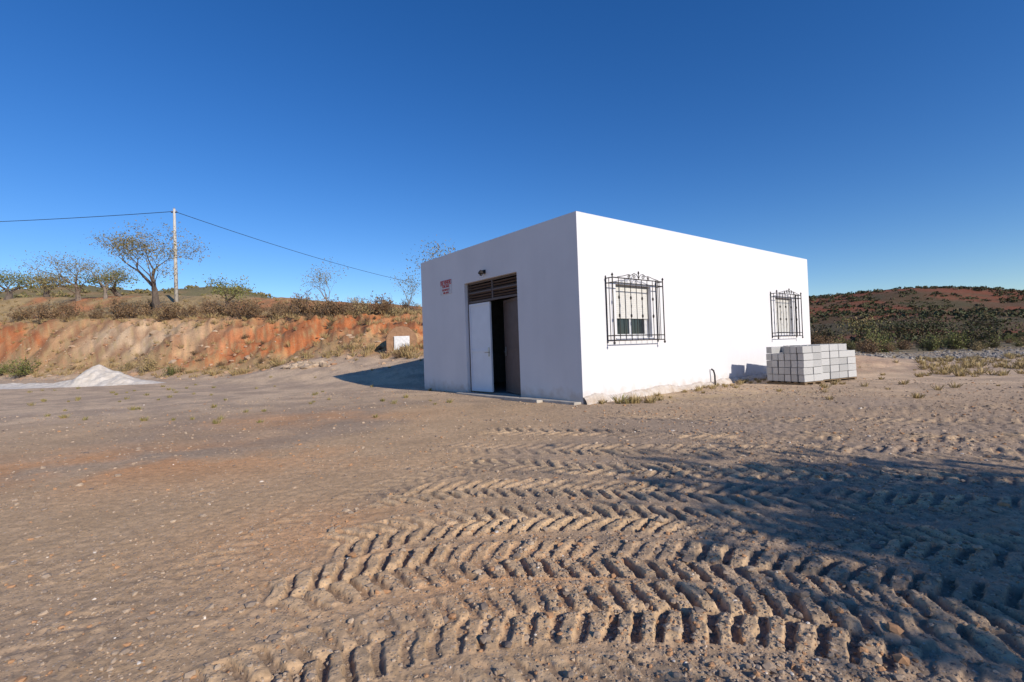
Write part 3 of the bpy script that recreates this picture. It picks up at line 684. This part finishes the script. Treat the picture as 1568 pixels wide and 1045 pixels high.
# ------------------------------------------------------------ pole and wires
pc=mat('pole_concrete',(.55,.51,.46),(.46,.43,.39),scale=4); cer=mat('insulator',(.25,.2,.17),rough=.3)
def pole(x,y,h,name='utility_pole',z0=None):
    z=tz(x,y) if z0 is None else z0; e=bpy.data.objects.new(name,None); link(e); e.location=(x,y,z)
    b=B(); b.tube([(0,0,-.5),(0,0,h*.5),(0,0,h)],[.22,.18,.13],8); b.obj('shaft',[pc],e,smooth=True)
    b=B(); b.box(-.35,-.06,h-.45,.35,.06,h-.37)
    b.tube([(-.28,0,h-.37),(-.28,0,h-.3),(-.28,0,h-.22)],[.03,.06,.03],8,1); b.tube([(.28,0,h-.37),(.28,0,h-.3),(.28,0,h-.22)],[.03,.06,.03],8,1)
    b.tube([(0,0,h),(0,0,h+.08),(0,0,h+.16)],[.03,.06,.03],8,1)
    b.obj('crossarm',[blk,cer],e); return Vector((x,y,z+h-.3))
Pm=(-.685*57,57); zt=19.0; p1=pole(Pm[0],Pm[1],zt-tz(*Pm))
h2=20.5-tz(-96,62); p2=pole(-96,62,max(h2,8)); p3=pole(-13,140,13.7-tz(-13,140) if 13.7-tz(-13,140)>7 else 9.5)
wire=mat('cable',(.03,.03,.03),rough=.5)
wr=B()
for a_,c_,sag in ((p1,p2,.5),(p1,p3,1.6)):
    P=[a_.lerp(c_,k/30)-Vector((0,0,sag*4*(k/30)*(1-k/30))) for k in range(31)]; wr.tube(P,.035,5)
wr.obj('power_line',[wire])

# ------------------------------------------------------------ camera, light, sky
cam=bpy.data.cameras.new('camera'); co=bpy.data.objects.new('camera',cam); link(co); scene.camera=co
cam.sensor_width=36; cam.lens=17.17; cam.clip_end=4000; cam.clip_start=.05
co.matrix_world=Matrix.Translation((0,0,1.2))@Matrix.Rotation(math.radians(90.92),4,'X')@Matrix.Rotation(math.radians(-2.02),4,'Z')
el=math.radians(26); hx,hy=.660,-.751
sd=Vector((hx*math.cos(el),hy*math.cos(el),math.sin(el)))
sl=bpy.data.lights.new('sun','SUN'); sl.energy=4.8; sl.angle=math.radians(.53); sl.color=(1,.915,.80)
so=bpy.data.objects.new('sun',sl); link(so); so.rotation_euler=(-sd).to_track_quat('-Z','Y').to_euler()
w=bpy.data.worlds.new('World'); scene.world=w; w.use_nodes=True; nt=w.node_tree
bg=nt.nodes['Background']; sk=nt.nodes.new('ShaderNodeTexSky'); sk.sky_type='NISHITA'; sk.sun_disc=False
sk.sun_elevation=el; sk.sun_rotation=math.atan2(hx,hy); sk.altitude=400; sk.air_density=1.0; sk.dust_density=.1; sk.ozone_density=4.0
hs=nt.nodes.new('ShaderNodeHueSaturation'); hs.inputs['Saturation'].default_value=1.27; hs.inputs['Hue'].default_value=.511
nt.links.new(sk.outputs[0],hs.inputs['Color']); nt.links.new(hs.outputs[0],bg.inputs[0]); bg.inputs[1].default_value=.135
scene.view_settings.view_transform='Standard'; scene.view_settings.look='None'; scene.view_settings.exposure=0
